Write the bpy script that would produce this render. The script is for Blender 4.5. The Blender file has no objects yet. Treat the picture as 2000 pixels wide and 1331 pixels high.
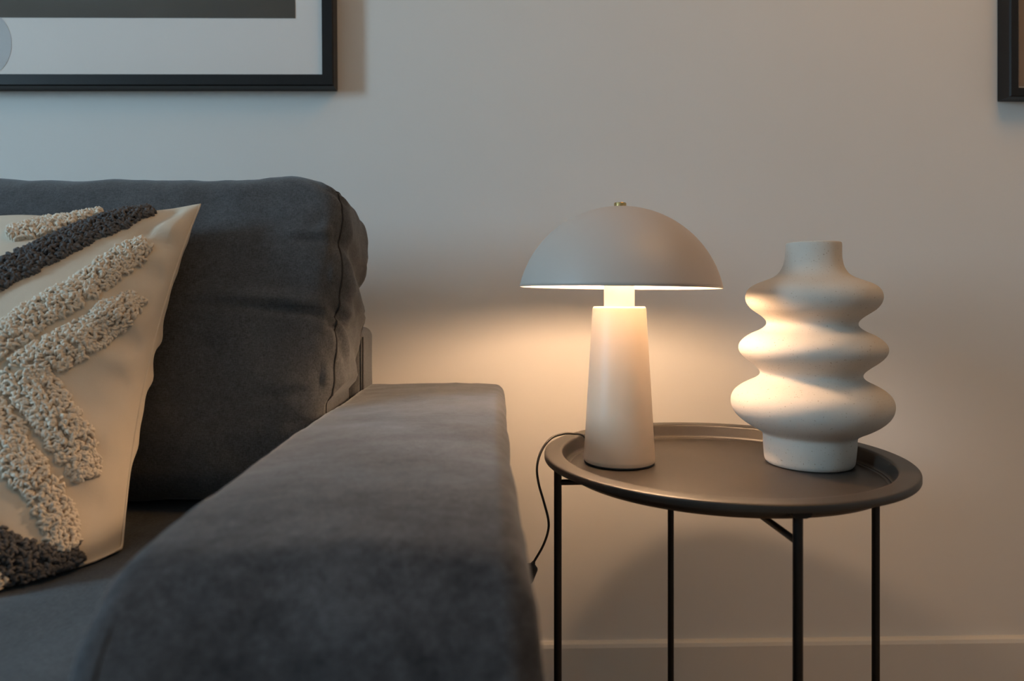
import bpy, math, random
import numpy as np
from mathutils import Vector, Matrix, noise as mnoise

R = math.radians
rng = random.Random(7)
SC = bpy.context.scene
COL = SC.collection

# ------------------------------------------------------------------ camera
FPX, HORIZON, EYE, CAM_Y, YAW = 1350.0, 585.0, 0.728, 1.28, R(1.4)
WALL_Y = -0.012          # face of the back wall
cd = bpy.data.cameras.new('camera')
cam = bpy.data.objects.new('camera', cd)
COL.objects.link(cam)
cam.location = (0, -CAM_Y, EYE)
cam.rotation_euler = (R(90), 0, -YAW)
cd.sensor_width = 36
cd.lens = FPX / 2000 * 36
cd.shift_y = (HORIZON - 665.5) / 2000
cd.clip_start = 0.02
cd.dof.use_dof = True
cd.dof.focus_distance = 0.92
cd.dof.aperture_fstop = 4.2
SC.camera = cam

# ------------------------------------------------------------------ view, world, lights
SC.view_settings.view_transform = 'Standard'
SC.view_settings.look = 'None'
SC.view_settings.gamma = 1
SC.view_settings.use_curve_mapping = False
SC.view_settings.exposure = 0.0
SC.cycles.use_denoising = True
SC.cycles.max_bounces = 10
SC.cycles.diffuse_bounces = 6

SKY_COL, SKY_STR = (0.50, 0.785, 1.0), 40.0
BULB_COL, BULB_STR = (1.0, 0.63, 0.365), 375.0
AMB_COL, AMB_W = (1.0, 0.46, 0.07), 10.5

world = bpy.data.worlds.new('sky')
SC.world = world
world.use_nodes = True
wn = world.node_tree
wn.nodes['Background'].inputs['Color'].default_value = (*SKY_COL, 1)
wn.nodes['Background'].inputs['Strength'].default_value = SKY_STR

# room box
RX0, RX1, RY0, CEIL = -3.1, 2.7, -4.6, 2.5
# window opening in the left wall
WY0, WY1, WZ0, WZ1 = -2.10, -1.50, 0.95, 2.10

ld = bpy.data.lights.new('window_portal', 'AREA')
ld.shape = 'RECTANGLE'
ld.size, ld.size_y = WZ1 - WZ0, WY1 - WY0
ld.cycles.is_portal = True
lo = bpy.data.objects.new('window_portal', ld)
COL.objects.link(lo)
lo.location = (RX0 - 0.1, (WY0 + WY1) / 2, (WZ0 + WZ1) / 2)
lo.rotation_euler = (0, R(-90), 0)

ad = bpy.data.lights.new('warm_fill', 'AREA')  # unseen fill, added to supply the warm ambient light
ad.shape = 'DISK'
ad.size = 1.0
ad.color = AMB_COL
ad.energy = AMB_W
ao = bpy.data.objects.new('warm_fill', ad)
COL.objects.link(ao)
ao.location = (0.95, -0.95, 2.44)

# ------------------------------------------------------------------ helpers
CY, SY = math.cos(YAW), math.sin(YAW)


def cam_to_world(X, Z, up):
    return Vector((X * CY + Z * SY, -CAM_Y + Z * CY - X * SY, EYE + up))


def at(px, py, Z):
    return cam_to_world((px - 1000) / FPX * Z, Z, (HORIZON - py) / FPX * Z)


def empty(name, loc, label=None, cat=None, group=None, kind=None, rot=(0, 0, 0)):
    o = bpy.data.objects.new(name, None)
    COL.objects.link(o)
    o.location = loc
    o.rotation_euler = rot
    o.empty_display_size = 0.05
    tag(o, label, cat, group, kind)
    return o


def tag(o, label=None, cat=None, group=None, kind=None):
    if label: o['label'] = label
    if cat: o['category'] = cat
    if group: o['group'] = group
    if kind: o['kind'] = kind
    return o


def mesh_obj(name, V, F, mat, parent=None, smooth=True, sharp=None, label=None, kind=None):
    me = bpy.data.meshes.new(name)
    me.from_pydata([tuple(v) for v in V], [], [tuple(f) for f in F])
    me.materials.append(mat)
    me.validate()
    if smooth:
        me.polygons.foreach_set('use_smooth', [True] * len(me.polygons))
        if sharp:
            me.set_sharp_from_angle(angle=R(sharp))
    me.update()
    o = bpy.data.objects.new(name, me)
    COL.objects.link(o)
    if parent: o.parent = parent
    tag(o, label, None, None, kind)
    return o


def box_vf(x0, x1, y0, y1, z0, z1):
    V = [(x, y, z) for z in (z0, z1) for y in (y0, y1) for x in (x0, x1)]
    F = [(0, 2, 3, 1), (4, 5, 7, 6), (0, 1, 5, 4), (2, 6, 7, 3), (0, 4, 6, 2), (1, 3, 7, 5)]
    return V, F


def join(*vfs):
    V, F = [], []
    for v, f in vfs:
        n = len(V)
        V += list(v)
        F += [tuple(i + n for i in q) for q in f]
    return V, F


def lathe(profile, seg=96, closed=False):
    """profile of (r, z); r==0 ends are welded to a pole"""
    V, F, rings = [], [], []
    for r, z in profile:
        if r < 1e-6:
            rings.append([len(V)])
            V.append((0, 0, z))
        else:
            rings.append(list(range(len(V), len(V) + seg)))
            V += [(r * math.cos(2 * math.pi * k / seg), r * math.sin(2 * math.pi * k / seg), z) for k in range(seg)]
    prs = list(zip(rings, rings[1:]))
    if closed: prs.append((rings[-1], rings[0]))
    for a, b in prs:
        for k in range(seg):
            k2 = (k + 1) % seg
            if len(a) == 1 and len(b) == 1: continue
            if len(a) == 1: F.append((a[0], b[k2], b[k]))
            elif len(b) == 1: F.append((a[k], a[k2], b[0]))
            else: F.append((a[k], a[k2], b[k2], b[k]))
    F = [f[::-1] for f in F]
    return V, F


def smooth_path(pts, n=8):
    """Catmull-Rom through the points"""
    P = [Vector(p) for p in pts]
    P = [2 * P[0] - P[1]] + P + [2 * P[-1] - P[-2]]
    out = []
    for i in range(1, len(P) - 2):
        p0, p1, p2, p3 = P[i - 1:i + 3]
        for k in range(n):
            t = k / n
            out.append(0.5 * ((2 * p1) + (p2 - p0) * t + (2 * p0 - 5 * p1 + 4 * p2 - p3) * t * t + (3 * p1 - p0 - 3 * p2 + p3) * t ** 3))
    out.append(P[-2])
    return out


def tube(path, r, sides=8, closed=False, cap=True):
    P = [Vector(p) for p in path]
    n = len(P)
    rad = r if callable(r) else (lambda t: r)
    V, F = [], []
    nrm = None
    for i, p in enumerate(P):
        if closed: d = P[(i + 1) % n] - P[i - 1]
        else: d = P[min(i + 1, n - 1)] - P[max(i - 1, 0)]
        d.normalize()
        if nrm is None:
            nrm = d.orthogonal().normalized()
        nrm = (nrm - d * nrm.dot(d)).normalized()
        b = d.cross(nrm)
        rr = rad(i / max(1, n - 1))
        for k in range(sides):
            a = 2 * math.pi * k / sides
            V.append(p + rr * (math.cos(a) * nrm + math.sin(a) * b))
    m = n if closed else n - 1
    for i in range(m):
        j = (i + 1) % n
        for k in range(sides):
            k2 = (k + 1) % sides
            F.append((i * sides + k, i * sides + k2, j * sides + k2, j * sides + k))
    if cap and not closed:
        F.append(tuple(range(sides))[::-1])
        F.append(tuple((n - 1) * sides + k for k in range(sides)))
    return V, F


def axis_coords(lo, hi, step, edge, ne=5):
    e = [lo + edge * k / ne for k in range(ne)]
    n = max(2, int((hi - lo - 2 * edge) / step))
    mid = [lo + edge + (hi - lo - 2 * edge) * k / n for k in range(n + 1)]
    return e + mid + [hi - edge * (ne - 1 - k) / ne for k in range(ne)]


def lattice(xs, ys, zs):
    """closed surface grid of a box"""
    idx, V, F = {}, [], []

    def vid(i, j, k):
        key = (i, j, k)
        if key not in idx:
            idx[key] = len(V)
            V.append((xs[i], ys[j], zs[k]))
        return idx[key]
    nx, ny, nz = len(xs) - 1, len(ys) - 1, len(zs) - 1
    for i in range(nx):
        for j in range(ny):
            F.append((vid(i, j, 0), vid(i, j + 1, 0), vid(i + 1, j + 1, 0), vid(i + 1, j, 0)))
            F.append((vid(i, j, nz), vid(i + 1, j, nz), vid(i + 1, j + 1, nz), vid(i, j + 1, nz)))
    for i in range(nx):
        for k in range(nz):
            F.append((vid(i, 0, k), vid(i + 1, 0, k), vid(i + 1, 0, k + 1), vid(i, 0, k + 1)))
            F.append((vid(i, ny, k), vid(i, ny, k + 1), vid(i + 1, ny, k + 1), vid(i + 1, ny, k)))
    for j in range(ny):
        for k in range(nz):
            F.append((vid(0, j, k), vid(0, j, k + 1), vid(0, j + 1, k + 1), vid(0, j + 1, k)))
            F.append((vid(nx, j, k), vid(nx, j + 1, k), vid(nx, j + 1, k + 1), vid(nx, j, k + 1)))
    return np.array(V, float), F


def project(P, sdf, it=12):
    """move points onto the zero set of a signed distance function"""
    e = 1e-4
    for _ in range(it):
        d = sdf(P)
        g = np.stack([(sdf(P + np.eye(3)[a] * e) - sdf(P - np.eye(3)[a] * e)) / (2 * e) for a in range(3)], 1)
        g /= np.maximum(np.linalg.norm(g, axis=1, keepdims=True), 1e-6)
        P = P - g * d[:, None]
    return P, g


def sdf_box(half, r):
    half = np.array(half)

    def f(P):
        q = np.abs(P) - half + r
        return np.linalg.norm(np.maximum(q, 0), axis=1) + np.minimum(q.max(1), 0) - r
    return f


def nz(P, scale, seed=0.0, octv=3):
    o = Vector((seed * 13.1, seed * 7.7, seed * 3.3))
    return np.array([mnoise.fractal(Vector(p) * scale + o, 1.0, 2.0, octv) for p in P])


def ss(a, b, x):
    t = np.clip((x - a) / (b - a), 0, 1)
    return t * t * (3 - 2 * t)


# ------------------------------------------------------------------ materials
def new_mat(name):
    m = bpy.data.materials.new(name)
    m.use_nodes = True
    nt = m.node_tree
    return m, nt, nt.nodes['Principled BSDF']


def ramp(nt, src, stops):
    r = nt.nodes.new('ShaderNodeValToRGB')
    el = r.color_ramp.elements
    while len(el) < len(stops): el.new(0.5)
    for e, (p, c) in zip(el, stops):
        e.position = p
        e.color = (*c, 1)
    nt.links.new(src, r.inputs['Fac'])
    return r


def noise_node(nt, scale, detail=4, rough=0.55, stretch=(1, 1, 1), rot=(0, 0, 0)):
    tc = nt.nodes.new('ShaderNodeTexCoord')
    mp = nt.nodes.new('ShaderNodeMapping')
    mp.inputs['Scale'].default_value = stretch
    mp.inputs['Rotation'].default_value = rot
    n = nt.nodes.new('ShaderNodeTexNoise')
    n.inputs['Scale'].default_value = scale
    n.inputs['Detail'].default_value = detail
    n.inputs['Roughness'].default_value = rough
    nt.links.new(tc.outputs['Object'], mp.inputs['Vector'])
    nt.links.new(mp.outputs['Vector'], n.inputs['Vector'])
    return n


# Mix node has several sockets named A/B; pick the colour ones explicitly
def mix(nt, fac, a, b, mode='MIX'):
    m = nt.nodes.new('ShaderNodeMix')
    m.data_type = 'RGBA'
    m.blend_type = mode
    for sock, v in ((m.inputs[0], fac), (m.inputs[6], a), (m.inputs[7], b)):
        if isinstance(v, bpy.types.NodeSocket): nt.links.new(v, sock)
        elif isinstance(v, tuple): sock.default_value = (*v, 1)
        else: sock.default_value = v
    return m.outputs[2]


def bump(nt, bsdf, h, strength, dist=0.001):
    b = nt.nodes.new('ShaderNodeBump')
    b.inputs['Strength'].default_value = strength
    b.inputs['Distance'].default_value = dist
    nt.links.new(h, b.inputs['Height'])
    nt.links.new(b.outputs['Normal'], bsdf.inputs['Normal'])


def simple(name, col, rough, metal=0.0, noise_amt=0.06, scale=40, bstr=0.0, bscale=400, spec=0.5):
    m, nt, b = new_mat(name)
    n = noise_node(nt, scale)
    lo_ = tuple(c * (1 - noise_amt) for c in col)
    hi_ = tuple(min(1, c * (1 + noise_amt)) for c in col)
    r = ramp(nt, n.outputs['Fac'], [(0.3, lo_), (0.7, hi_)])
    nt.links.new(r.outputs['Color'], b.inputs['Base Color'])
    b.inputs['Roughness'].default_value = rough
    b.inputs['Metallic'].default_value = metal
    b.inputs['Specular IOR Level'].default_value = spec
    if bstr:
        n2 = noise_node(nt, bscale, 3)
        bump(nt, b, n2.outputs['Fac'], bstr, 0.001)
    return m


def fabric(name, dark, light, thread=900, mott=9, sheen=0.25, srough=0.5, sheen_tint=(0.8, 0.85, 0.9)):
    m, nt, b = new_mat(name)
    big = noise_node(nt, mott, 5, 0.6)
    wx = noise_node(nt, thread, 2, 0.6, (1, .18, .35))
    wz = noise_node(nt, thread, 2, 0.6, (.25, 1, 1))
    mid = noise_node(nt, mott * 9, 4, 0.65)
    both = mix(nt, 0.45, big.outputs['Fac'], mid.outputs['Fac'])
    base = ramp(nt, both, [(0.36, dark), (0.64, light)])
    weave = mix(nt, 0.5, wx.outputs['Fac'], wz.outputs['Fac'])
    wr = ramp(nt, weave, [(0.34, (.62, .62, .62)), (0.66, (1.4, 1.4, 1.4))])
    c = mix(nt, 1.0, base.outputs['Color'], wr.outputs['Color'], 'MULTIPLY')
    nt.links.new(c, b.inputs['Base Color'])
    b.inputs['Roughness'].default_value = 0.95
    b.inputs['Specular IOR Level'].default_value = 0.15
    b.inputs['Sheen Weight'].default_value = sheen
    b.inputs['Sheen Roughness'].default_value = srough
    b.inputs['Sheen Tint'].default_value = (*sheen_tint, 1)
    bump(nt, b, weave, 0.35, 0.0008)
    return m


M = {}
M['wall'] = simple('wall_paint', (0.74, 0.72, 0.69), 0.75, noise_amt=0.012, scale=3, bstr=0.05, bscale=260, spec=0.25)
M['ceiling'] = simple('ceiling_paint', (0.78, 0.77, 0.75), 0.9, noise_amt=0.01, scale=3)
M['baseboard'] = simple('baseboard_paint', (0.72, 0.69, 0.64), 0.4, noise_amt=0.015, scale=8, spec=0.4)
M['couch'] = fabric('charcoal_weave', (0.056, 0.060, 0.066), (0.084, 0.089, 0.096))
M['velvet'] = fabric('charcoal_velvet', (0.026, 0.027, 0.031), (0.074, 0.077, 0.085), thread=1100, mott=12, sheen=0.38, srough=0.32)
M['seam'] = simple('charcoal_thread', (0.022, 0.022, 0.023), 0.95)
M['cream'] = simple('cream_cotton', (0.66, 0.59, 0.49), 0.9, noise_amt=0.03, scale=30, bstr=0.25, bscale=1300, spec=0.2)
M['cream_yarn'] = simple('cream_yarn', (0.77, 0.69, 0.58), 0.95, noise_amt=0.08, scale=120, bstr=0.4, bscale=1500, spec=0.1)
M['grey_yarn'] = simple('charcoal_yarn', (0.125, 0.122, 0.125), 0.95, noise_amt=0.3, scale=150, bstr=0.4, bscale=1500, spec=0.1)
M['shade'] = simple('beige_lacquer_dim', (0.52, 0.455, 0.41), 0.46, noise_amt=0.01, scale=10, bstr=0.02, bscale=600)  # same paint as the base, darkened for the weaker light on the dome
M['lamp'] = simple('beige_lacquer_lit', (0.66, 0.54, 0.43), 0.42, noise_amt=0.01, scale=10, bstr=0.02, bscale=600)  # same paint as the dome, with warm bounced light mixed into the colour
M['lamp_inner'] = simple('white_lacquer', (0.85, 0.83, 0.79), 0.5, noise_amt=0.01)
M['brass'] = simple('brass', (0.72, 0.50, 0.22), 0.22, metal=1.0, noise_amt=0.03)
M['tray'] = simple('black_powder_coat', (0.033, 0.028, 0.024), 0.40, noise_amt=0.12, scale=25, bstr=0.12, bscale=1200, spec=0.5)
M['black'] = simple('black_satin', (0.011, 0.010, 0.010), 0.42, noise_amt=0.1, scale=30, spec=0.3)
M['cord'] = simple('black_rubber', (0.012, 0.011, 0.010), 0.5)
M['mat'] = simple('mat_board', (0.82, 0.76, 0.72), 0.9, noise_amt=0.012, scale=5)
M['reflection_tone'] = simple('painted_reflection', (0.58, 0.57, 0.57), 0.9, noise_amt=0.05, scale=14)  # grey of the glass reflection painted over the mat
M['floor'] = None


def vase_mat():
    m, nt, b = new_mat('speckled_ceramic')
    n = noise_node(nt, 420, 2, 0.5)
    sp = ramp(nt, n.outputs['Fac'], [(0.27, (0.34, 0.27, 0.2)), (0.33, (0.60, 0.55, 0.49))])
    n2 = noise_node(nt, 18, 4)
    c2 = ramp(nt, n2.outputs['Fac'], [(0.3, (0.93, 0.93, 0.93)), (0.7, (1, 1, 1))])
    nt.links.new(mix(nt, 1.0, sp.outputs['Color'], c2.outputs['Color'], 'MULTIPLY'), b.inputs['Base Color'])
    b.inputs['Roughness'].default_value = 0.85
    b.inputs['Specular IOR Level'].default_value = 0.25
    n3 = noise_node(nt, 700, 3)
    bump(nt, b, n3.outputs['Fac'], 0.18, 0.0008)
    return m


def photo_mat(name, stops, rot=(0, 0, 0), scale=3.0):
    m, nt, b = new_mat(name)
    n = noise_node(nt, scale, 5, 0.5, (1, 1, 2.5), rot)
    r = ramp(nt, n.outputs['Fac'], stops)
    nt.links.new(r.outputs['Color'], b.inputs['Base Color'])
    b.inputs['Roughness'].default_value = 0.6
    return m


def glass_mat():
    m = bpy.data.materials.new('clear_glass')
    m.use_nodes = True
    nt = m.node_tree
    nt.nodes.remove(nt.nodes['Principled BSDF'])
    out = nt.nodes['Material Output']
    tr = nt.nodes.new('ShaderNodeBsdfTransparent')
    gl = nt.nodes.new('ShaderNodeBsdfGlossy')
    gl.inputs['Roughness'].default_value = 0.02
    fr = nt.nodes.new('ShaderNodeFresnel')
    fr.inputs['IOR'].default_value = 1.45
    mx = nt.nodes.new('ShaderNodeMixShader')
    geo = nt.nodes.new('ShaderNodeNewGeometry')
    inv = nt.nodes.new('ShaderNodeMath')
    inv.operation = 'SUBTRACT'
    inv.inputs[0].default_value = 1.0
    nt.links.new(geo.outputs['Backfacing'], inv.inputs[1])
    mul = nt.nodes.new('ShaderNodeMath')
    mul.operation = 'MULTIPLY'
    nt.links.new(fr.outputs['Fac'], mul.inputs[0])
    nt.links.new(inv.outputs[0], mul.inputs[1])
    nt.links.new(mul.outputs[0], mx.inputs['Fac'])
    nt.links.new(tr.outputs['BSDF'], mx.inputs[1])
    nt.links.new(gl.outputs['BSDF'], mx.inputs[2])
    nt.links.new(mx.outputs['Shader'], out.inputs['Surface'])
    return m


def emit_mat(name, col, strength):
    m, nt, b = new_mat(name)
    b.inputs['Base Color'].default_value = (0.9, 0.9, 0.85, 1)
    b.inputs['Emission Color'].default_value = (*col, 1)
    b.inputs['Emission Strength'].default_value = strength
    return m


def floor_mat():
    m, nt, b = new_mat('oak_laminate')
    n = noise_node(nt, 6, 6, 0.6, (1, 12, 1))
    r = ramp(nt, n.outputs['Fac'], [(0.3, (0.30, 0.19, 0.11)), (0.7, (0.44, 0.30, 0.18))])
    nt.links.new(r.outputs['Color'], b.inputs['Base Color'])
    b.inputs['Roughness'].default_value = 0.5
    return m


M['vase'] = vase_mat()
M['glass'] = glass_mat()
M['bulb'] = emit_mat('lit_bulb', BULB_COL, BULB_STR)
M['floor'] = floor_mat()
M['photo_dark'] = photo_mat('dark_photo_print', [(0.3, (0.050, 0.034, 0.020)), (0.7, (0.080, 0.054, 0.032))])
M['photo_tan'] = photo_mat('tan_photo_print', [(0.3, (0.20, 0.15, 0.11)), (0.7, (0.30, 0.22, 0.16))])

# ------------------------------------------------------------------ room shell
T = 0.12


def struct(name, V, F, mat, parent=None):
    return mesh_obj(name, V, F, mat, parent, smooth=False, kind='structure')


struct('floor', *box_vf(RX0 - T, RX1 + T, RY0 - T, T, -0.1, 0), M['floor'])
struct('ceiling', *box_vf(RX0 - T, RX1 + T, RY0 - T, T, CEIL, CEIL + 0.1), M['ceiling'])
struct('wall_back', *box_vf(RX0 - T, RX1 + T, WALL_Y, T, 0, CEIL), M['wall'])
struct('wall_right', *box_vf(RX1, RX1 + T, RY0, WALL_Y, 0, CEIL), M['wall'])
struct('wall_front', *box_vf(RX0 - T, RX1 + T, RY0 - T, RY0, 0, CEIL), M['wall'])
struct('wall_left', *join(box_vf(RX0 - T, RX0, RY0, WY0, 0, CEIL), box_vf(RX0 - T, RX0, WY1, WALL_Y, 0, CEIL),
                          box_vf(RX0 - T, RX0, WY0, WY1, 0, WZ0), box_vf(RX0 - T, RX0, WY0, WY1, WZ1, CEIL)), M['wall'])
w = 0.04
xw0, xw1 = RX0 - 0.09, RX0 - 0.04
win = struct('window_1', *join(box_vf(xw0, xw1, WY0, WY1, WZ0, WZ0 + w), box_vf(xw0, xw1, WY0, WY1, WZ1 - w, WZ1),
                               box_vf(xw0, xw1, WY0, WY0 + w, WZ0 + w, WZ1 - w), box_vf(xw0, xw1, WY1 - w, WY1, WZ0 + w, WZ1 - w)), M['lamp_inner'])
mesh_obj('window_pane', *box_vf(xw0 + .022, xw0 + .028, WY0 + w, WY1 - w, WZ0 + w, WZ1 - w), M['glass'], win, smooth=False)


def baseboard_profile(length_axis, a0, a1):
    prof = [(0, 0), (0.014, 0), (0.014, 0.0925), (0.0115, 0.0985), (0.006, 0.1005), (0, 0.1005)]
    V, F = [], []
    for a in (a0, a1):
        for d, z in prof:
            V.append((a, -d, z) if length_axis == 'back' else (d if length_axis == 'left' else -d, a, z))
    n = len(prof)
    for i in range(n):
        j = (i + 1) % n
        F.append((i, j, n + j, n + i))
    F += [tuple(range(n))[::-1], tuple(range(n, 2 * n))]
    return V, F


for nm, axis, a0, a1, off in (('baseboard_back', 'back', RX0, RX1, (0, WALL_Y, 0)), ('baseboard_left', 'left', RY0, WALL_Y - 0.014, (RX0, 0, 0)),
                              ('baseboard_right', 'right', RY0, WALL_Y - 0.014, (RX1, 0, 0))):
    o = struct(nm, *baseboard_profile(axis, a0, a1), M['baseboard'])
    o.location = off

# ------------------------------------------------------------------ sofa
ARM_X0, ARM_X1, ARM_Y0, ARM_Y1, ARM_Z0, ARM_TOP = -0.207, 0.0145, -0.962, -0.160, 0.06, 0.594
SOFA_X0 = -1.45
sofa = empty('sofa', ((SOFA_X0 + ARM_X1) / 2, -0.56, 0),
             'charcoal grey fabric sofa with a broad flat velvet armrest, standing against the wall', 'sofa')
SO = np.array(sofa.location)


def arm_mesh(x0, x1, front_r=0.080):
    hx, hy, hz = (x1 - x0) / 2, (ARM_Y1 - ARM_Y0) / 2, (ARM_TOP - ARM_Z0) / 2
    c = np.array(((x0 + x1) / 2, (ARM_Y0 + ARM_Y1) / 2, (ARM_Z0 + ARM_TOP) / 2))
    r = 0.016

    def sdf(P):
        y, z = P[:, 1], P[:, 2]
        rc = np.where(z > 0, np.where(y < 0, front_r, 0.022), 0.012)
        qy, qz = np.abs(y) - hy + rc, np.abs(z) - hz + rc
        prof = np.minimum(np.maximum(qy, qz), 0) + np.hypot(np.maximum(qy, 0), np.maximum(qz, 0)) - rc
        a, b = prof + r, np.abs(P[:, 0]) - hx + r
        return np.minimum(np.maximum(a, b), 0) + np.hypot(np.maximum(a, 0), np.maximum(b, 0)) - r
    xs = axis_coords(-hx, hx, 0.011, 0.02, 6)
    ys = axis_coords(-hy, hy, 0.011, 0.085, 15)
    zs = axis_coords(-hz, hz, 0.02, 0.085, 15)
    V, F = lattice(xs, ys, zs)
    P, g = project(V, sdf)
    sx, sy, sz = P[:, 0] / hx, P[:, 1] / hy, P[:, 2] / hz
    P = P + g * (0.0022 * nz(P, 9, 1) + 0.0008 * nz(P, 40, 2))[:, None]
    # upholstery: gentle crown on top, fuller sides towards the front
    P[:, 2] += 0.006 * np.clip(1 - sx ** 2, 0, 1) * np.clip(1 - sy ** 4, 0, 1) * (sz > 0.6)
    # the top slopes off softly towards the front
    P[:, 2] -= 0.012 * np.clip((-0.66 - (P[:, 1] + c[1])) / 0.30, 0, 1) ** 2 * np.clip((sz + .2) / 1.2, 0, 1)
    front = ss(0.2, 1.0, -sy)
    P[:, 0] += (sx > 0) * np.abs(sx) ** 3 * (0.004 * front + 0.009 * np.clip(1 - sz ** 2, 0, 1) ** .5 * front)
    return P + c, F


V, F = arm_mesh(ARM_X0, ARM_X1)
mesh_obj('armrest', V - SO, F, M['velvet'], sofa)
# seam along the inner front edge of the arm
fr = 0.080
wx = ARM_X0 + 0.0175
path = [(wx, ARM_Y0 + .0005, z) for z in np.linspace(0.12, ARM_TOP - fr, 14)]
for k in range(1, 13):
    a = math.pi / 2 * k / 12
    path.append((wx, ARM_Y0 + fr - (fr - .0005) * math.cos(a), ARM_TOP - fr + (fr - .0005) * math.sin(a)))
hz_a = (ARM_TOP - ARM_Z0) / 2
path = [(x, y, z - 0.012 * min(max((-0.66 - y) / 0.30, 0), 1) ** 2 * min(max(((z - ARM_Z0) / hz_a - 1 + .2) / 1.2, 0), 1)) for x, y, z in path]
path = [Vector(p) - Vector(SO) for p in path]
mesh_obj('seam', *tube(path, 0.0016, 8), M['seam'], sofa, label='seam along the inner front edge of the armrest')
V, F = arm_mesh(SOFA_X0 - 0.2215, SOFA_X0)
mesh_obj('armrest', V - SO, F, M['velvet'], sofa)


def soft_block(name, x0, x1, y0, y1, z0, z1, r, mat, parent, off, step=0.03, wob=0.002, label=None):
    half = ((x1 - x0) / 2, (y1 - y0) / 2, (z1 - z0) / 2)
    c = np.array(((x0 + x1) / 2, (y0 + y1) / 2, (z0 + z1) / 2))
    e = min(r * 1.2, min(half) * .8)
    V, F = lattice(*[axis_coords(-h, h, step, e, 5) for h in half])
    P, g = project(V, sdf_box(half, r))
    P = P + g * (wob * nz(P, 12, x0))[:, None]
    return mesh_obj(name, P + c - off, F, mat, parent, label=label)


BACK_X1, BACK_TOP = -0.1955, 0.684
soft_block('back_frame', SOFA_X0, BACK_X1, -0.255, -0.160, 0.08, BACK_TOP, 0.016, M['couch'], sofa, SO)
soft_block('seat_base', SOFA_X0, ARM_X0 + .002, -0.93, -0.25, 0.1, 0.31, 0.02, M['couch'], sofa, SO)
# seams on the outer face and end of the back frame
bx = BACK_X1 - 0.0005
for pth in ([(bx, -0.2505, z) for z in np.linspace(0.59, BACK_TOP - 0.012, 8)],
            [(x, -0.2548, 0.640) for x in np.linspace(-0.30, BACK_X1 - 0.012, 8)]):
    mesh_obj('seam', *tube([Vector(p) - Vector(SO) for p in pth], 0.0013, 6), M['seam'], sofa, label='stitched seam on the back frame')
for x, y in ((SOFA_X0 - .12, -.9), (SOFA_X0 - .12, -.22), (-.1, -.9), (-.1, -.22)):
    V, F = lathe([(0, 0), (0.016, 0), (0.022, 0.075), (0, 0.075)], 24)
    mesh_obj('leg', [Vector(v) + Vector((x, y, 0)) - Vector(SO) for v in V], F, M['black'], sofa, sharp=40)

SEAT_TOP = 0.468
# ---- back cushions: loose box cushions leaning on the back frame
LEAN = R(14)


def cushion_surface(hx, hy, hz, r, seed, crease=True):
    sdf = sdf_box((hx, hy, hz), r)
    si = r * 0.42               # the seam runs this far in from the bounding edges

    def seam_dist(P):
        # distance to the two seam loops (outlines of the end panels)
        d = np.full(len(P), 9.0)
        for s in (-1, 1):
            dx = P[:, 0] - s * (hx - si)
            dp = np.maximum(np.abs(P[:, 1]) - (hy - si), np.abs(P[:, 2]) - (hz - si))
            d = np.minimum(d, np.hypot(dx, dp))
        return d

    def deform(P, g):
        sx, sy, sz = P[:, 0] / hx, P[:, 1] / hy, P[:, 2] / hz
        d = seam_dist(P)
        D = np.zeros(len(P))
        D += 0.006 * nz(P, 5.5, seed, 2) + 0.0022 * nz(P, 20, seed + 1, 2)
        # puckers: little folds across the seam
        ph = nz(P * np.array([1, .3, 1]), 16, seed + 2, 2)
        puck = np.sin((P[:, 1] + P[:, 2]) * 170 + ph * 7) * nz(P, 14, seed + 3, 2)
        D += 0.0055 * puck * np.exp(-(d / 0.03) ** 2)
        D -= 0.0052 * np.exp(-(d / 0.006) ** 2)
        if crease:
            for cx, cz, L, a, amp, wdt in ((hx - .045, hz - .10, .032, .10, .005, .005), (hx - .07, hz - .195, .075, -.06, .007, .006),
                                           (hx - .05, hz - .30, .035, .16, .002, .006)):
                lx, lz = P[:, 0] - cx, P[:, 2] - cz - a * (P[:, 0] - cx)
                fall = np.exp(-(lx / L) ** 2) * (sy < 0)
                D += amp * fall * (0.8 * np.exp(-((lz - wdt * 1.5) / (wdt * 1.6)) ** 2) - np.exp(-(lz / wdt) ** 2))
            # folds in the side panel
            for cz, amp in ((hz - .115, .009), (hz - .165, -.004), (hz - .225, .005), (hz - .30, -.003), (hz - .35, .004)):
                D -= amp * np.exp(-((P[:, 2] - cz + .25 * P[:, 1]) / .017) ** 2) * (sx > 0.93)
        Q = P + g * D[:, None]
        # stuffed fullness
        Q[:, 1] -= 0.036 * np.clip(1 - sx ** 4, 0, 1) * np.clip(1 - sz ** 2, 0, 1) * (sy < 0) * np.clip(-sy, 0, 1)
        Q[:, 1] += 0.008 * np.clip(1 - sx ** 2, 0, 1) * np.clip(1 - sz ** 2, 0, 1) * np.clip(sy, 0, 1)
        top = np.clip(sz, 0, 1) ** 2
        Q[:, 2] += top * (0.011 * np.exp(-((P[:, 0] - hx + .085) / .055) ** 2) + 0.004 * np.exp(-((P[:, 0] + hx - .12) / .08) ** 2)
                          + 0.0016 * nz(P * np.array([1, 0, 0]), 26, seed + 5, 2))
        # the top corners are pulled round and narrow
        k = np.clip(sz, 0, 1) ** 6 * np.clip(np.abs(sx), 0, 1) ** 8
        Q[:, 2] -= 0.008 * k
        Q[:, 0] -= np.sign(P[:, 0]) * (0.022 * np.clip(sz, 0, 1) ** 8 + 0.010 * np.clip(-sz, 0, 1) ** 2) * np.abs(sx) ** 3
        return Q

    def surf(P0):
        P, g = project(P0, sdf)
        return deform(P, g)
    return surf, si


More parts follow.
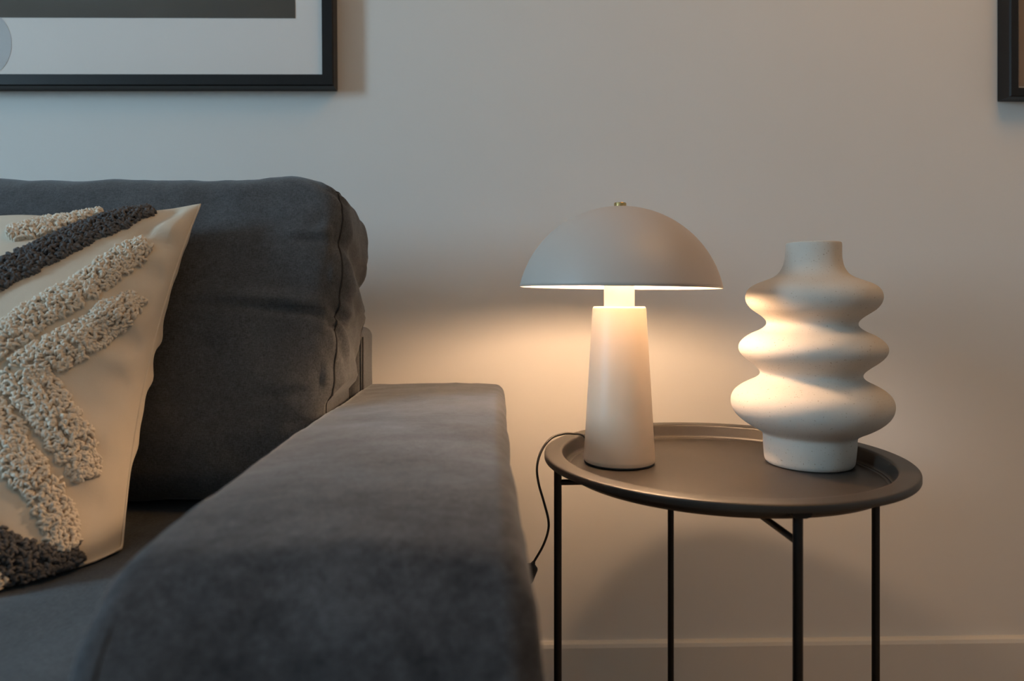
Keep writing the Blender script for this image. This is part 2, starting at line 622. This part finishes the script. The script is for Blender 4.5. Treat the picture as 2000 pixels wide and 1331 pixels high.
def back_cushion(loc, label, seed, hx=0.305, hy=0.082, hz=0.2125):
    r = 0.034
    surf, si = cushion_surface(hx, hy, hz, r, seed)
    root = empty('back_cushion', loc, label, 'cushion', 'charcoal sofa back cushions', rot=(-LEAN, 0, 0))
    V, F = lattice(axis_coords(-hx, hx, 0.008, 0.04, 11), axis_coords(-hy, hy, 0.008, 0.04, 10), axis_coords(-hz, hz, 0.006, 0.04, 11))
    P = surf(V)
    up = np.array((0, 0, hz))
    Rm = np.array(Matrix.Rotation(-LEAN, 3, 'X'))

    def settle(Q):
        """the soft cushion gives way against the arm, the back frame and the seat"""
        W = Q @ Rm.T + np.array(loc)
        ymax = -0.2612 + 1.2 * np.clip(W[:, 2] - 0.690, 0, 1)
        W[:, 1] = np.minimum(W[:, 1], ymax)
        xmax = -0.2138 + 0.9 * np.clip(W[:, 2] - 0.598, 0, 1)
        W[:, 0] = np.minimum(W[:, 0], xmax)
        W[:, 2] = np.maximum(W[:, 2], SEAT_TOP + 0.0045)
        return (W - np.array(loc)) @ Rm
    mesh_obj('cushion_cover', settle(P + up), F, M['couch'], root)
    for s in (-1, 1):
        loop = []
        a, b = hy - si, hz - si
        n1, n2 = 36, 100
        loop += [(s * (hx - si), -a + 2 * a * k / n1, b) for k in range(n1)]
        loop += [(s * (hx - si), a, b - 2 * b * k / n2) for k in range(n2)]
        loop += [(s * (hx - si), a - 2 * a * k / n1, -b) for k in range(n1)]
        loop += [(s * (hx - si), -a, -b + 2 * b * k / n2) for k in range(n2)]
        Q = settle(surf(np.array(loop, float)) + up)
        sm = mesh_obj('seam', *tube([Vector(q) for q in Q], 0.0015, 6, closed=True), M['seam'], root)
        sm['label'] = 'stitched seam round the end panel'
    return root


back_cushion((-0.5, -0.356, SEAT_TOP - .001), 'plump charcoal back cushion right of and behind the cream throw pillow, leaning over the armrest', 3)
back_cushion((-1.11, -0.356, SEAT_TOP - .001), 'second charcoal back cushion, left of the one behind the cream throw pillow', 8, hx=0.288)

# ---- seat cushion
seat = empty('seat_cushion', (-0.72, -0.6, 0.31), 'flat charcoal seat cushion the cream throw pillow rests on', 'cushion')
off = np.array(seat.location)
soft_block('cushion_cover', SOFA_X0 + .018, ARM_X0 - .0085, -0.950, -0.264, 0.3145, SEAT_TOP, 0.03, M['couch'], seat, off, step=0.02, wob=0.003)
sm = smooth_path([(x, -0.9465, SEAT_TOP - .012) for x in np.linspace(SOFA_X0 + .03, ARM_X0 - .03, 20)], 2)
mesh_obj('seam', *tube([Vector(p) - Vector(off) for p in sm], 0.002, 6), M['seam'], seat)

# ------------------------------------------------------------------ throw pillow
PA, PB, PT = 0.212, 0.208, 0.082
TILT, PYAW, PROLL = R(22), R(0), R(2.0)


def pillow_local(u, v, side):
    u, v = np.asarray(u, float), np.asarray(v, float)
    x = PA * u * (1 - 0.085 * (1 - v ** 2) * u ** 2)
    y = PB * v * (1 - np.where(v > 0, 0.145, 0.0) * (1 - u ** 2) * v ** 2)
    e = np.clip((1 - u ** 2) * (1 - v ** 2), 0, 1)
    cor = np.clip(np.minimum(1 - np.abs(u), 1 - np.abs(v)), 0, 1)
    h = PT * e ** 0.48 * (1 - 0.18 * v)
    # slack folds that run in from the right-hand edge
    f = np.exp(-(1 - np.abs(u)) / 0.17) * np.clip((1 - np.abs(u)) / 0.05, 0, 1)
    h = h + side * 0 + f * (0.0065 * np.sin(v * 15 + 1.2 + 2 * np.sin(v * 5) + 2 * u) + 0.0035 * np.sin(v * 31 + u * 9)) * np.clip((1 - np.abs(v)) / .1, 0, 1)
    g = np.exp(-(1 - np.abs(v)) / 0.15) * np.clip((1 - np.abs(v)) / 0.05, 0, 1)
    h = h + g * 0.004 * np.sin(u * 12 + .4) * np.clip((1 - np.abs(u)) / .1, 0, 1)
    # lip where the lower right corner curls up on the seat, crease under the upper ear
    if side > 0:
        h = h + 0.006 * np.exp(-((v + 0.905 - 0.12 * (1 - np.abs(u))) / 0.042) ** 2) * ss(0.5, 0.8, np.abs(u)) * np.clip((1 - np.abs(u)) / .04, 0, 1) * np.clip((1 + v) / .05, 0, 1)
        h = h - 0.004 * np.exp(-((u - 0.90 + 0.35 * (1 - v)) / 0.035) ** 2) * ss(0.55, 0.75, v) * np.clip((1 - v) / .06, 0, 1)
    z = side * h
    return x, y, z


pillow_base = cam_to_world(-0.612, 0.705, SEAT_TOP - EYE)
PM = Matrix.Translation(pillow_base) @ Matrix.Rotation(PYAW, 4, 'Z') @ Matrix.Rotation(-TILT, 4, 'X') @ Matrix.Rotation(PROLL, 4, 'Y')
PMn = np.array(PM)


def pillow_pt(u, v, side=1, lift=0.0):
    """pillow surface point in the pillow's own frame: x right, y away, z up; front is -y"""
    x, y, z = pillow_local(u, v, side)
    u, v = np.asarray(u, float), np.asarray(v, float)
    # the lower edge slides forward on the seat
    k = 0.125 * np.clip(1 - u ** 2, 0, 1) ** 0.5 * np.clip((-v - 0.1) / 0.9, 0, 1) ** 2
    P = np.stack([x, -z - lift * side - k * math.cos(TILT), y + PB - k * math.sin(TILT)], -1)
    # and nothing sinks into the seat
    w = P @ PMn[:3, :3].T + PMn[:3, 3]
    w[..., 1] = np.minimum(w[..., 1], -0.492 + 0.25 * (w[..., 2] - SEAT_TOP))
    low = SEAT_TOP + 0.0045 + lift
    w[..., 2] = np.where(w[..., 2] < low + 0.006, low + 0.006 * np.exp(np.minimum((w[..., 2] - low - 0.006) / 0.006, 0)), w[..., 2])
    return (w - PMn[:3, 3]) @ PMn[:3, :3]


pillow = empty('throw_pillow', (0, 0, 0), 'cream cotton throw pillow with tufted cream and charcoal zigzag stripes, leaning on the sofa', 'pillow')
pillow.matrix_world = PM
n = 120
t = np.sin(np.linspace(-1, 1, n + 1) * math.pi / 2 * 0.999)
t[0], t[-1] = -1, 1
uu, vv = np.meshgrid(t, t, indexing='ij')
V, F = [], []
Pf = pillow_pt(uu.ravel(), vv.ravel(), 1)
Pb = pillow_pt(uu.ravel(), vv.ravel(), -1)
idf = np.arange((n + 1) ** 2).reshape(n + 1, n + 1)
idb = idf.copy()
nxt = (n + 1) ** 2
Vb = []
for i in range(n + 1):
    for j in range(n + 1):
        if 0 < i < n and 0 < j < n:
            idb[i, j] = nxt
            nxt += 1
            Vb.append(Pb[i * (n + 1) + j])
V = np.concatenate([Pf, np.array(Vb)])
for i in range(n):
    for j in range(n):
        F.append((idf[i, j], idf[i + 1, j], idf[i + 1, j + 1], idf[i, j + 1]))
        F.append((idb[i, j], idb[i, j + 1], idb[i + 1, j + 1], idb[i + 1, j]))
mesh_obj('pillow_cover', V, F, M['cream'], pillow)
rim = [(-1 + 2 * k / 60, 1) for k in range(60)] + [(1, 1 - 2 * k / 60) for k in range(60)] + \
      [(1 - 2 * k / 60, -1) for k in range(60)] + [(-1, -1 + 2 * k / 60) for k in range(60)]
Q = pillow_pt(np.array([a for a, b in rim]), np.array([b for a, b in rim]))
mesh_obj('seam', *tube([Vector(q) for q in Q], 0.0014, 6, closed=True), M['cream'], pillow, label='sewn seam between front and back panel')

OUTER = [(0.848, 0.675, .62), (0.80, 0.60, .9), (0.733, 0.475, 1), (0.633, 0.3, 1), (0.492, 0.15, 1.05), (0.375, -0.017, 1.1), (0.24, -0.2, 1.1), (0.36, -0.31, 1.05),
         (0.508, -0.405, 1.1), (0.592, -0.5, 1.05), (0.667, -0.56, 1), (0.767, -0.65, .95), (0.842, -0.758, .9), (0.90, -0.89, .75)]
INNER = [(0.897, 0.335, .5), (0.87, 0.27, .8), (0.825, 0.175, 1), (0.708, 0.025, 1.05), (0.6, -0.075, 1.1), (0.525, -0.165, 1.1), (0.63, -0.267, 1.1), (0.725, -0.35, 1.05), (0.812, -0.45, 1.05), (0.87, -0.533, .9), (0.908, -0.61, .6)]
DARK_UP = [(0.755, 0.975, .75), (0.658, 0.875, .95), (0.567, 0.775, 1), (0.458, 0.642, 1), (0.358, 0.5, 1.05), (0.233, 0.367, 1.05), (0.108, 0.192, 1), (-0.02, 0.0, 1)]
DARK_LOW = [(0.0, -0.03, 1), (0.2, -0.33, 1), (0.4, -0.58, 1), (0.567, -0.785, 1.15), (0.68, -0.865, 1.15), (0.79, -0.925, 1.1), (0.88, -0.955, 1.0), (0.93, -0.965, .6)]
TOP_BLOB = [(0.50, 0.955, .5), (0.42, 0.90, .8), (0.317, 0.80, 1.25), (0.23, 0.725, 1.1), (0.16, 0.67, .8)]
LOW_BLOB = [(0.74, -0.985, .6), (0.64, -0.95, .9), (0.52, -0.9, 1), (0.4, -0.82, 1)]


def flip(pts): return [(-p[0], p[1], p[2]) for p in pts]


WS, GS = 'cream_tufted_stripe', 'grey_tufted_stripe'
STRIPES = [
    (WS, OUTER, 0.033, M['cream_yarn'], 62000, 'outer cream tufted zigzag'),
    (WS, INNER, 0.038, M['cream_yarn'], 62000, 'inner cream tufted zigzag'),
    (WS, TOP_BLOB, 0.030, M['cream_yarn'], 62000, 'cream tufting at the top edge'),
    (WS, LOW_BLOB, 0.028, M['cream_yarn'], 62000, 'cream tufting at the bottom edge'),
    (GS, DARK_UP, 0.037, M['grey_yarn'], 66000, 'charcoal tufted stripe towards the top corner'),
    (GS, DARK_LOW, 0.037, M['grey_yarn'], 66000, 'charcoal tufted stripe towards the bottom corner'),
    (WS, flip(OUTER), 0.033, M['cream_yarn'], 45000, 'outer cream tufted zigzag'),
    (WS, flip(INNER), 0.038, M['cream_yarn'], 45000, 'inner cream tufted zigzag'),
    (GS, flip(DARK_UP), 0.037, M['grey_yarn'], 50000, 'charcoal tufted stripe towards the top corner'),
    (GS, flip(DARK_LOW), 0.037, M['grey_yarn'], 50000, 'charcoal tufted stripe towards the bottom corner'),
]


def tuft_stripe(name, pts, width, mat, dens, label, r=0.00165, ln=0.0056, along=0.35):
    """a band of small yarn loops following a polyline of (u, v, relative width)"""
    us = smooth_path([(p[0], p[1], p[2] if len(p) > 2 else 1.0) for p in pts], 10)
    P2 = [np.array((p.x * PA, p.y * PB)) for p in us]
    W = [p.z * width for p in us]
    seg = [np.linalg.norm(P2[i + 1] - P2[i]) for i in range(len(P2) - 1)]
    area = sum(s * width for s in seg)
    V, F = [], []

    def frame(u, v):
        p = pillow_pt(u, v)
        e = 0.004
        du = pillow_pt(min(u + e, 1), v) - pillow_pt(max(u - e, -1), v)
        dv = pillow_pt(u, min(v + e, 1)) - pillow_pt(u, max(v - e, -1))
        du /= np.linalg.norm(du) + 1e-9
        nn = np.cross(du, dv)
        nn /= np.linalg.norm(nn) + 1e-9
        return p, du, np.cross(nn, du), nn
    cnt = int(area * dens * 1.9)
    cum = np.cumsum([0] + seg)
    for _ in range(cnt):
        s = rng.random() * cum[-1]
        i = min(int(np.searchsorted(cum, s)) - 1, len(seg) - 1)
        i = max(i, 0)
        f = (s - cum[i]) / max(seg[i], 1e-9)
        d = (P2[i + 1] - P2[i]) / max(seg[i], 1e-9)
        q = P2[i] * (1 - f) + P2[i + 1] * f
        wd = W[i] * (1 - f) + W[i + 1] * f
        o = rng.uniform(-.5, .5)
        pn = np.array((-d[1], d[0]))
        q0, q1 = q - pn * .004, q + pn * .004
        st = np.linalg.norm(pillow_pt(np.clip(q1[0] / PA, -1, 1), np.clip(q1[1] / PB, -1, 1)) - pillow_pt(np.clip(q0[0] / PA, -1, 1), np.clip(q0[1] / PB, -1, 1))) / .008
        q = q + pn * o * wd / max(st, .8)
        u, v = q[0] / PA, q[1] / PB
        if abs(u) > 0.985: continue
        if abs(v) > 0.985: v = math.copysign(rng.uniform(.93, .985), v)
        p, e1, e2, nn = frame(u, v)
        ang = math.atan2(d[1], d[0]) + (rng.gauss(0, .5) if rng.random() < along else rng.uniform(0, math.pi))
        dr = e1 * math.cos(ang) + e2 * math.sin(ang)
        L = ln * rng.uniform(.75, 1.3)
        hgt = (0.0040 + 0.0045 * (1 - (2 * o) ** 2)) * rng.uniform(.75, 1.1)
        side = np.cross(nn, dr) * rng.uniform(-.0025, .0025)
        pts3 = [p - dr * L * .5 - nn * .001, p - dr * L * .36 + nn * hgt * .75, p + nn * hgt + side, p + dr * L * .36 + nn * hgt * .75, p + dr * L * .5 - nn * .001]
        tv, tf = tube([Vector(a) for a in pts3], r * rng.uniform(.85, 1.15), 6, cap=False)
        m0 = len(V)
        V += tv
        F += [tuple(a + m0 for a in q4) for q4 in tf]
    # thin woven backing under the loops
    m0 = len(V)
    for i, q in enumerate(P2):
        d = P2[min(i + 1, len(P2) - 1)] - P2[max(i - 1, 0)]
        d /= np.linalg.norm(d) + 1e-9
        nn2 = np.array((-d[1], d[0]))
        for k in range(7):
            a = q + nn2 * W[i] * .30 * (k / 3 - 1)
            V.append(Vector(pillow_pt(np.clip(a[0] / PA, -.98, .98), np.clip(a[1] / PB, -.98, .98), 1, 0.0025)))
    for i in range(len(P2) - 1):
        for k in range(6):
            b0 = m0 + i * 7 + k
            F.append((b0, b0 + 7, b0 + 8, b0 + 1))
    W_ = np.array([tuple(v) for v in V]) @ PMn[:3, :3].T + PMn[:3, 3]
    W_[:, 2] = np.maximum(W_[:, 2], SEAT_TOP + 0.0045)
    V = (W_ - PMn[:3, 3]) @ PMn[:3, :3]
    o = mesh_obj(name, V, F, mat, pillow, label=label, kind='stuff')
    return o


for args in STRIPES:
    tuft_stripe(*args)

# ------------------------------------------------------------------ side table
TABLE_TOP = 0.53
tab = cam_to_world(0.267, 0.89, 0)
table = empty('side_table', (tab.x, tab.y, 0), 'round black metal tray table with thin legs, standing beside the sofa arm', 'side table', rot=(0, 0, -YAW))
zt = TABLE_TOP
prof = [(0, zt - .0205), (0.1, zt - .0205), (0.190, zt - .0205), (0.1918, zt - .0203), (0.1930, zt - .0192), (0.1945, zt - .0188), (0.1960, zt - .0192), (0.1975, zt - .0180), (0.1985, zt - .0155),
        (0.2012, zt - .0030), (0.2018, zt - .0012), (0.2030, zt - .0003), (0.2042, zt), (0.206, zt + .0001), (0.212, zt + .0001), (0.2195, zt), (0.2225, zt - .0001), (0.2237, zt - .0004), (0.2246, zt - .0012), (0.225, zt - .0024), (0.225, zt - .0075), (0.2245, zt - .0085),
        (0.2228, zt - .0085), (0.2222, zt - .004), (0.219, zt - .0022), (0.2055, zt - .002), (0.2035, zt - .004), (0.2005, zt - .019), (0.197, zt - .0222), (0, zt - .0222)]
mesh_obj('tray', *lathe(prof, 192), M['tray'], table, sharp=35)
LEG_R, LEG_A = 0.2095, R(-86)
for k in range(4):
    a = LEG_A + k * math.pi / 2
    dx, dy = math.cos(a), math.sin(a)
    leg = mesh_obj('leg', *tube([(LEG_R * dx, LEG_R * dy, z) for z in (0.004, 0.03, 0.25, 0.44, zt - .004)], 0.0049, 16), M['black'], table, sharp=50)
    # clip that holds the tray rim
    tx, ty = -dy, dx
    cl = []
    prf = [(-.0085, zt - .0035), (.0105, zt - .0035), (.0115, zt - .0125), (.0095, zt - .0155), (.0055, zt - .0165), (-.0052, zt - .0165), (-.0088, zt - .0125)]
    for rr in (LEG_R - .007, LEG_R + .0065):
        cl += [(rr * dx + s * tx, rr * dy + s * ty, z) for s, z in prf]
    m = len(prf)
    fc = [(i, (i + 1) % m, m + (i + 1) % m, m + i) for i in range(m)] + [tuple(range(m))[::-1], tuple(range(m, 2 * m))]
    mesh_obj('rim_clip', cl, fc, M['black'], leg, smooth=False)
    V, F = lathe([(0, 0), (.0062, 0), (.0066, .002), (.0062, .010), (.005, .011)], 16)
    mesh_obj('foot_cap', [(v[0] + LEG_R * dx, v[1] + LEG_R * dy, v[2]) for v in V], F, M['cord'], leg, sharp=40)
for k, z in ((0, zt - .0415), (1, zt - .034)):
    a = LEG_A + k * math.pi / 2
    dx, dy = math.cos(a) * LEG_R, math.sin(a) * LEG_R
    mesh_obj('cross_bar', *tube([(-dx, -dy, z), (0, 0, z), (dx, dy, z)], 0.0036, 12), M['black'], table, sharp=50)
TRAY_FLOOR = zt - 0.0205

# ------------------------------------------------------------------ mushroom lamp
lp = cam_to_world(0.1435, 0.925, 0)
lamp = empty('table_lamp', (lp.x, lp.y, TRAY_FLOOR + .0004), 'lit beige mushroom table lamp with dome shade, standing on the black tray table', 'lamp')
BH = 0.2085
V, F = lathe([(0, 0.0015), (0.0455, 0.0015), (0.0472, 0.004), (0.0472, 0.008), (0.0355, BH - .003), (0.0345, BH - .0008), (0.0335, BH), (0, BH)], 96)
mesh_obj('base', V, F, M['lamp'], lamp, sharp=50)
V, F = lathe([(0, 0), (0.0452, 0), (0.0466, 0.0012), (0.046, 0.0034), (0, 0.0034)], 96)
mesh_obj('base_pad', V, F, M['cord'], lamp, label='thin dark pad under the lamp base', sharp=50)
RIMZ = BH + 0.0252
V, F = lathe([(0, BH - .002), (0.0203, BH - .002), (0.0203, RIMZ + .010), (0.0195, RIMZ + .0115), (0, RIMZ + .0115)], 64)
mesh_obj('neck', V, F, M['lamp_inner'], lamp, sharp=50, label='short white neck between base and shade')
shade_tilt = Matrix.Translation((0, 0, RIMZ)) @ Matrix.Rotation(R(0.65), 4, 'Y')
RAD, CAPH = 0.1335, 0.1085
SR = (RAD ** 2 + CAPH ** 2) / (2 * CAPH)
cz = CAPH - SR
amax = math.acos((0 - cz) / SR)
outer = [(SR * math.sin(amax * (1 - k / 40)), cz + SR * math.cos(amax * (1 - k / 40))) for k in range(41)]
outer[-1] = (0, CAPH)
th = 0.0016
V1, F1 = lathe([(RAD - .0007, -.0003)] + outer, 128)
shade = mesh_obj('shade', [shade_tilt @ Vector(v) for v in V1], F1, M['shade'], lamp)
sr2 = SR - th
inner = [(sr2 * math.sin(amax * (1 - k / 40)), cz + sr2 * math.cos(amax * (1 - k / 40))) for k in range(41)]
inner[-1] = (0, CAPH - th)
inner[0] = (inner[0][0], -.0003)
V2, F2 = lathe([(RAD - .0007, -.0003)] + inner, 128)
mesh_obj('shade_lining', [shade_tilt @ Vector(v) for v in V2], [f[::-1] for f in F2], M['lamp_inner'], shade, label='white inside of the shade')
V, F = lathe([(0, CAPH - .004), (0.0083, CAPH - .004), (0.0083, CAPH + .0042), (0.0078, CAPH + .0050), (0, CAPH + .0050)], 48)
mesh_obj('finial', [shade_tilt @ Vector(v) for v in V], F, M['brass'], lamp, sharp=40, label='small brass cap on top of the shade')
# bulb and the two wires that carry the shade
V, F = lathe([(0, RIMZ + .0115), (0.010, RIMZ + .0115), (0.0115, RIMZ + .020)] +
             [(0.0215 * math.sin(a), RIMZ + .0405 - 0.0215 * math.cos(a)) for a in np.linspace(.6, math.pi - .05, 14)] + [(0, RIMZ + .062)], 40)
mesh_obj('bulb', V, F, M['bulb'], lamp, label='glowing warm bulb')
for s in (-1, 1):
    pth = smooth_path([(s * .018, 0, RIMZ + .008), (s * .034, 0, RIMZ + .035), (s * .03, 0, RIMZ + .075), (s * .006, 0, RIMZ + CAPH - .006)], 8)
    mesh_obj('shade_support', *tube(pth, 0.0013, 8), M['brass'], lamp)
# cord over the rim and down behind the sofa arm
L0 = Vector(lamp.location)
cpts = [lp + Vector((-0.034, 0.028, TRAY_FLOOR + .012)), at(1140, 852, .965), at(1118, 847.5, .962), at(1098, 848.5, .955), at(1076, 857, .945), at(1058, 880, .935), at(1049, 912, .925),
        at(1052, 945, .92), at(1062, 980, .915), at(1071, 1016, .912), at(1070, 1040, .91), at(1060, 1068, .91), at(1044, 1096, .91)]
cpts[0].z = TRAY_FLOOR + .012
sw_a, sw_b = at(1041, 1102, .91), at(1026, 1140, .91)
cpath = smooth_path([p - L0 for p in cpts + [sw_a]], 8)
cord = mesh_obj('cord', *tube(cpath, 0.00165, 8), M['cord'], lamp)
d = (sw_b - sw_a)
ax = d.normalized()
sw = []
for f, r_ in ((-.12, .002), (0, .0032), (.10, .0075), (.2, .0088), (.8, .0088), (.92, .0075), (1.02, .003)):
    sw.append((sw_a + d * f, r_))
V, F = [], []
sd = ax.cross(Vector((0, 1, 0))).normalized()
s2 = ax.cross(sd)
for p, r_ in sw:
    for k in range(16):
        a = 2 * math.pi * k / 16
        V.append(p - L0 + sd * r_ * math.cos(a) + s2 * r_ * .62 * math.sin(a))
for i in range(len(sw) - 1):
    for k in range(16):
        F.append((i * 16 + k, i * 16 + (k + 1) % 16, (i + 1) * 16 + (k + 1) % 16, (i + 1) * 16 + k))
F += [tuple(range(16))[::-1], tuple((len(sw) - 1) * 16 + k for k in range(16))]
mesh_obj('cord_switch', V, F, M['cord'], cord, label='inline rocker switch on the cord')
low = smooth_path([sw_b - L0, sw_b + Vector((-.004, .01, -.08)) - L0, Vector((0.034, -.3, .12)) - L0, Vector((0.045, -.25, .006)) - L0, Vector((0.03, -.12, .006)) - L0, Vector((-.12, -.09, .02)) - L0], 8)
mesh_obj('cord', *tube(low, 0.00165, 8), M['cord'], lamp)

# ------------------------------------------------------------------ ceramic vase
vp = cam_to_world(0.3955, 0.921, 0)
VZ = TRAY_FLOOR
pxm = 0.921 / FPX


def hz_(py): return (921 - 2.5 - py) * pxm


# half widths read off the silhouette, about the vase's axis
sil = [(489, 50.5), (494, 51.3), (505, 51.5), (520, 52.5), (535, 56), (548, 64), (556, 75), (562, 90), (569, 107), (578, 119), (588, 124), (598, 124.5), (608, 121), (618, 113), (626, 102), (633, 92), (641, 84.5), (648, 83.5),
       (654, 88), (660, 97), (667, 112), (675, 124), (684, 132.5), (693, 135.5), (702, 134), (711, 128), (720, 118), (729, 106), (737, 97), (744, 93.5), (750, 95.5), (756, 103), (763, 117), (771, 131), (781, 142), (792, 147.5), (803, 148.5), (814, 146),
       (825, 139.5), (836, 128), (846, 113), (854, 98), (860, 89), (866, 86), (880, 85.5), (900, 84), (912, 82.5), (918, 79)]
cor = 0.992
prof = [(hw * pxm * cor, hz_(py)) for py, hw in sil]
pr = [(p[0], 0, p[1]) for p in prof]
pr = [(q.x, q.z) for q in smooth_path(pr, 3)]
pr = [(r_, max(z, 0.0)) for r_, z in pr]
neck = [(0, pr[0][1] - .07), (pr[0][0] - .008, pr[0][1] - .07), (pr[0][0] - .0055, pr[0][1] - .03), (pr[0][0] - .0048, pr[0][1] - .002), (pr[0][0] - .0035, pr[0][1] + .0006), (pr[0][0] - .0012, pr[0][1] + .0006)]
V, F = lathe((neck + pr + [(pr[-1][0] - .004, 0), (0, 0)])[::-1], 128)
# the neck sits a little off the axis of the foot
H_ = pr[0][1]
V = [(v[0] + 0.0062 * (max(v[2], 0) / H_) ** 1.3, v[1], v[2]) for v in V]
vase = mesh_obj('vase', V, F, M['vase'], sharp=None)
vase.location = (vp.x, vp.y, VZ + .0004)
tag(vase, 'matte off-white ceramic vase with three bulging rings, right of the lamp', 'vase')

# ------------------------------------------------------------------ wall frames


def picture(name, label, x0, x1, z0, z1, face, depth, mat_l, mat_b, tilt, pivot, print_mat, mat_mat, side_gap=None):
    c = Vector(pivot)
    root = empty(name, c, label, 'picture frame', 'black framed pictures on the wall', rot=(0, tilt, 0))

    def rel(V): return [(v[0] - c.x, v[1], v[2] - c.z) for v in V]
    bv = 0.0022

    def ring(inset, y):
        return [(x0 + inset, y, z0 + inset), (x1 - inset, y, z0 + inset), (x1 - inset, y, z1 - inset), (x0 + inset, y, z1 - inset)]
    rings = [ring(0, -.001), ring(0, -depth + bv), ring(bv, -depth), ring(face - .0012, -depth), ring(face, -depth + .0012), ring(face, -depth + .012), ring(face + .004, -depth + .012), ring(face + .004, -.001)]
    V = [p for r_ in rings for p in r_]
    F = []
    nR = len(rings)
    for i in range(nR):
        j = (i + 1) % nR
        for k in range(4):
            k2 = (k + 1) % 4
            F.append((i * 4 + k, i * 4 + k2, j * 4 + k2, j * 4 + k))
    mesh_obj('frame', rel(V), F, M['black'], root, smooth=False)
    f = face - .0005
    V, F = box_vf(x0 + f, x1 - f, -depth + .0085, -depth + .0115, z0 + f, z1 - f)
    mesh_obj('mat_board', rel(V), F, mat_mat, root, smooth=False)
    V, F = box_vf(x0 + face + mat_l, x1 - face - mat_l, -depth + .0078, -depth + .0086, z0 + face + mat_b, z1 - face - mat_b)
    mesh_obj('photo_print', rel(V), F, print_mat, root, smooth=False)
    V, F = box_vf(x0 + face - .0004, x1 - face + .0004, -depth + .004, -depth + .006, z0 + face - .0004, z1 - face + .0004)
    mesh_obj('glass', rel(V), F, M['glass'], root, smooth=False)
    return root


FD = 0.033
ZF = CAM_Y + WALL_Y - FD
p_out = at(653.5, 170, ZF)
face_l = 22.5 / FPX * ZF
pic1 = picture('picture_frame', 'wide black frame with a white mat, hanging above the sofa at the left', p_out.x - 0.98, p_out.x, p_out.z, p_out.z + 0.68, face_l, FD,
               53 / FPX * ZF, 112 / FPX * ZF, R(-0.42), (p_out.x, WALL_Y, p_out.z), M['photo_dark'], M['mat'])
q_out = at(1967, 191, ZF + .03)
pic2 = picture('picture_frame', 'black frame with a tan picture, hanging right of the lamp and vase', q_out.x, q_out.x + 0.5, q_out.z, q_out.z + 0.68, 18.5 / FPX * (ZF - .0), FD,
               0.006, 0.004, R(0), (q_out.x, WALL_Y, q_out.z), M['photo_tan'], M['mat'])
# thin disc that paints a round glass reflection onto the left picture's mat
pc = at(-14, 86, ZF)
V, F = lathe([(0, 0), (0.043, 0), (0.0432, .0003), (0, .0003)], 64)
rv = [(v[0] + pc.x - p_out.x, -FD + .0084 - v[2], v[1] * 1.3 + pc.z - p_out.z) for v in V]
mesh_obj('reflection_disc', rv, F, M['reflection_tone'], pic1, smooth=False, label='painted round reflection over the mat')
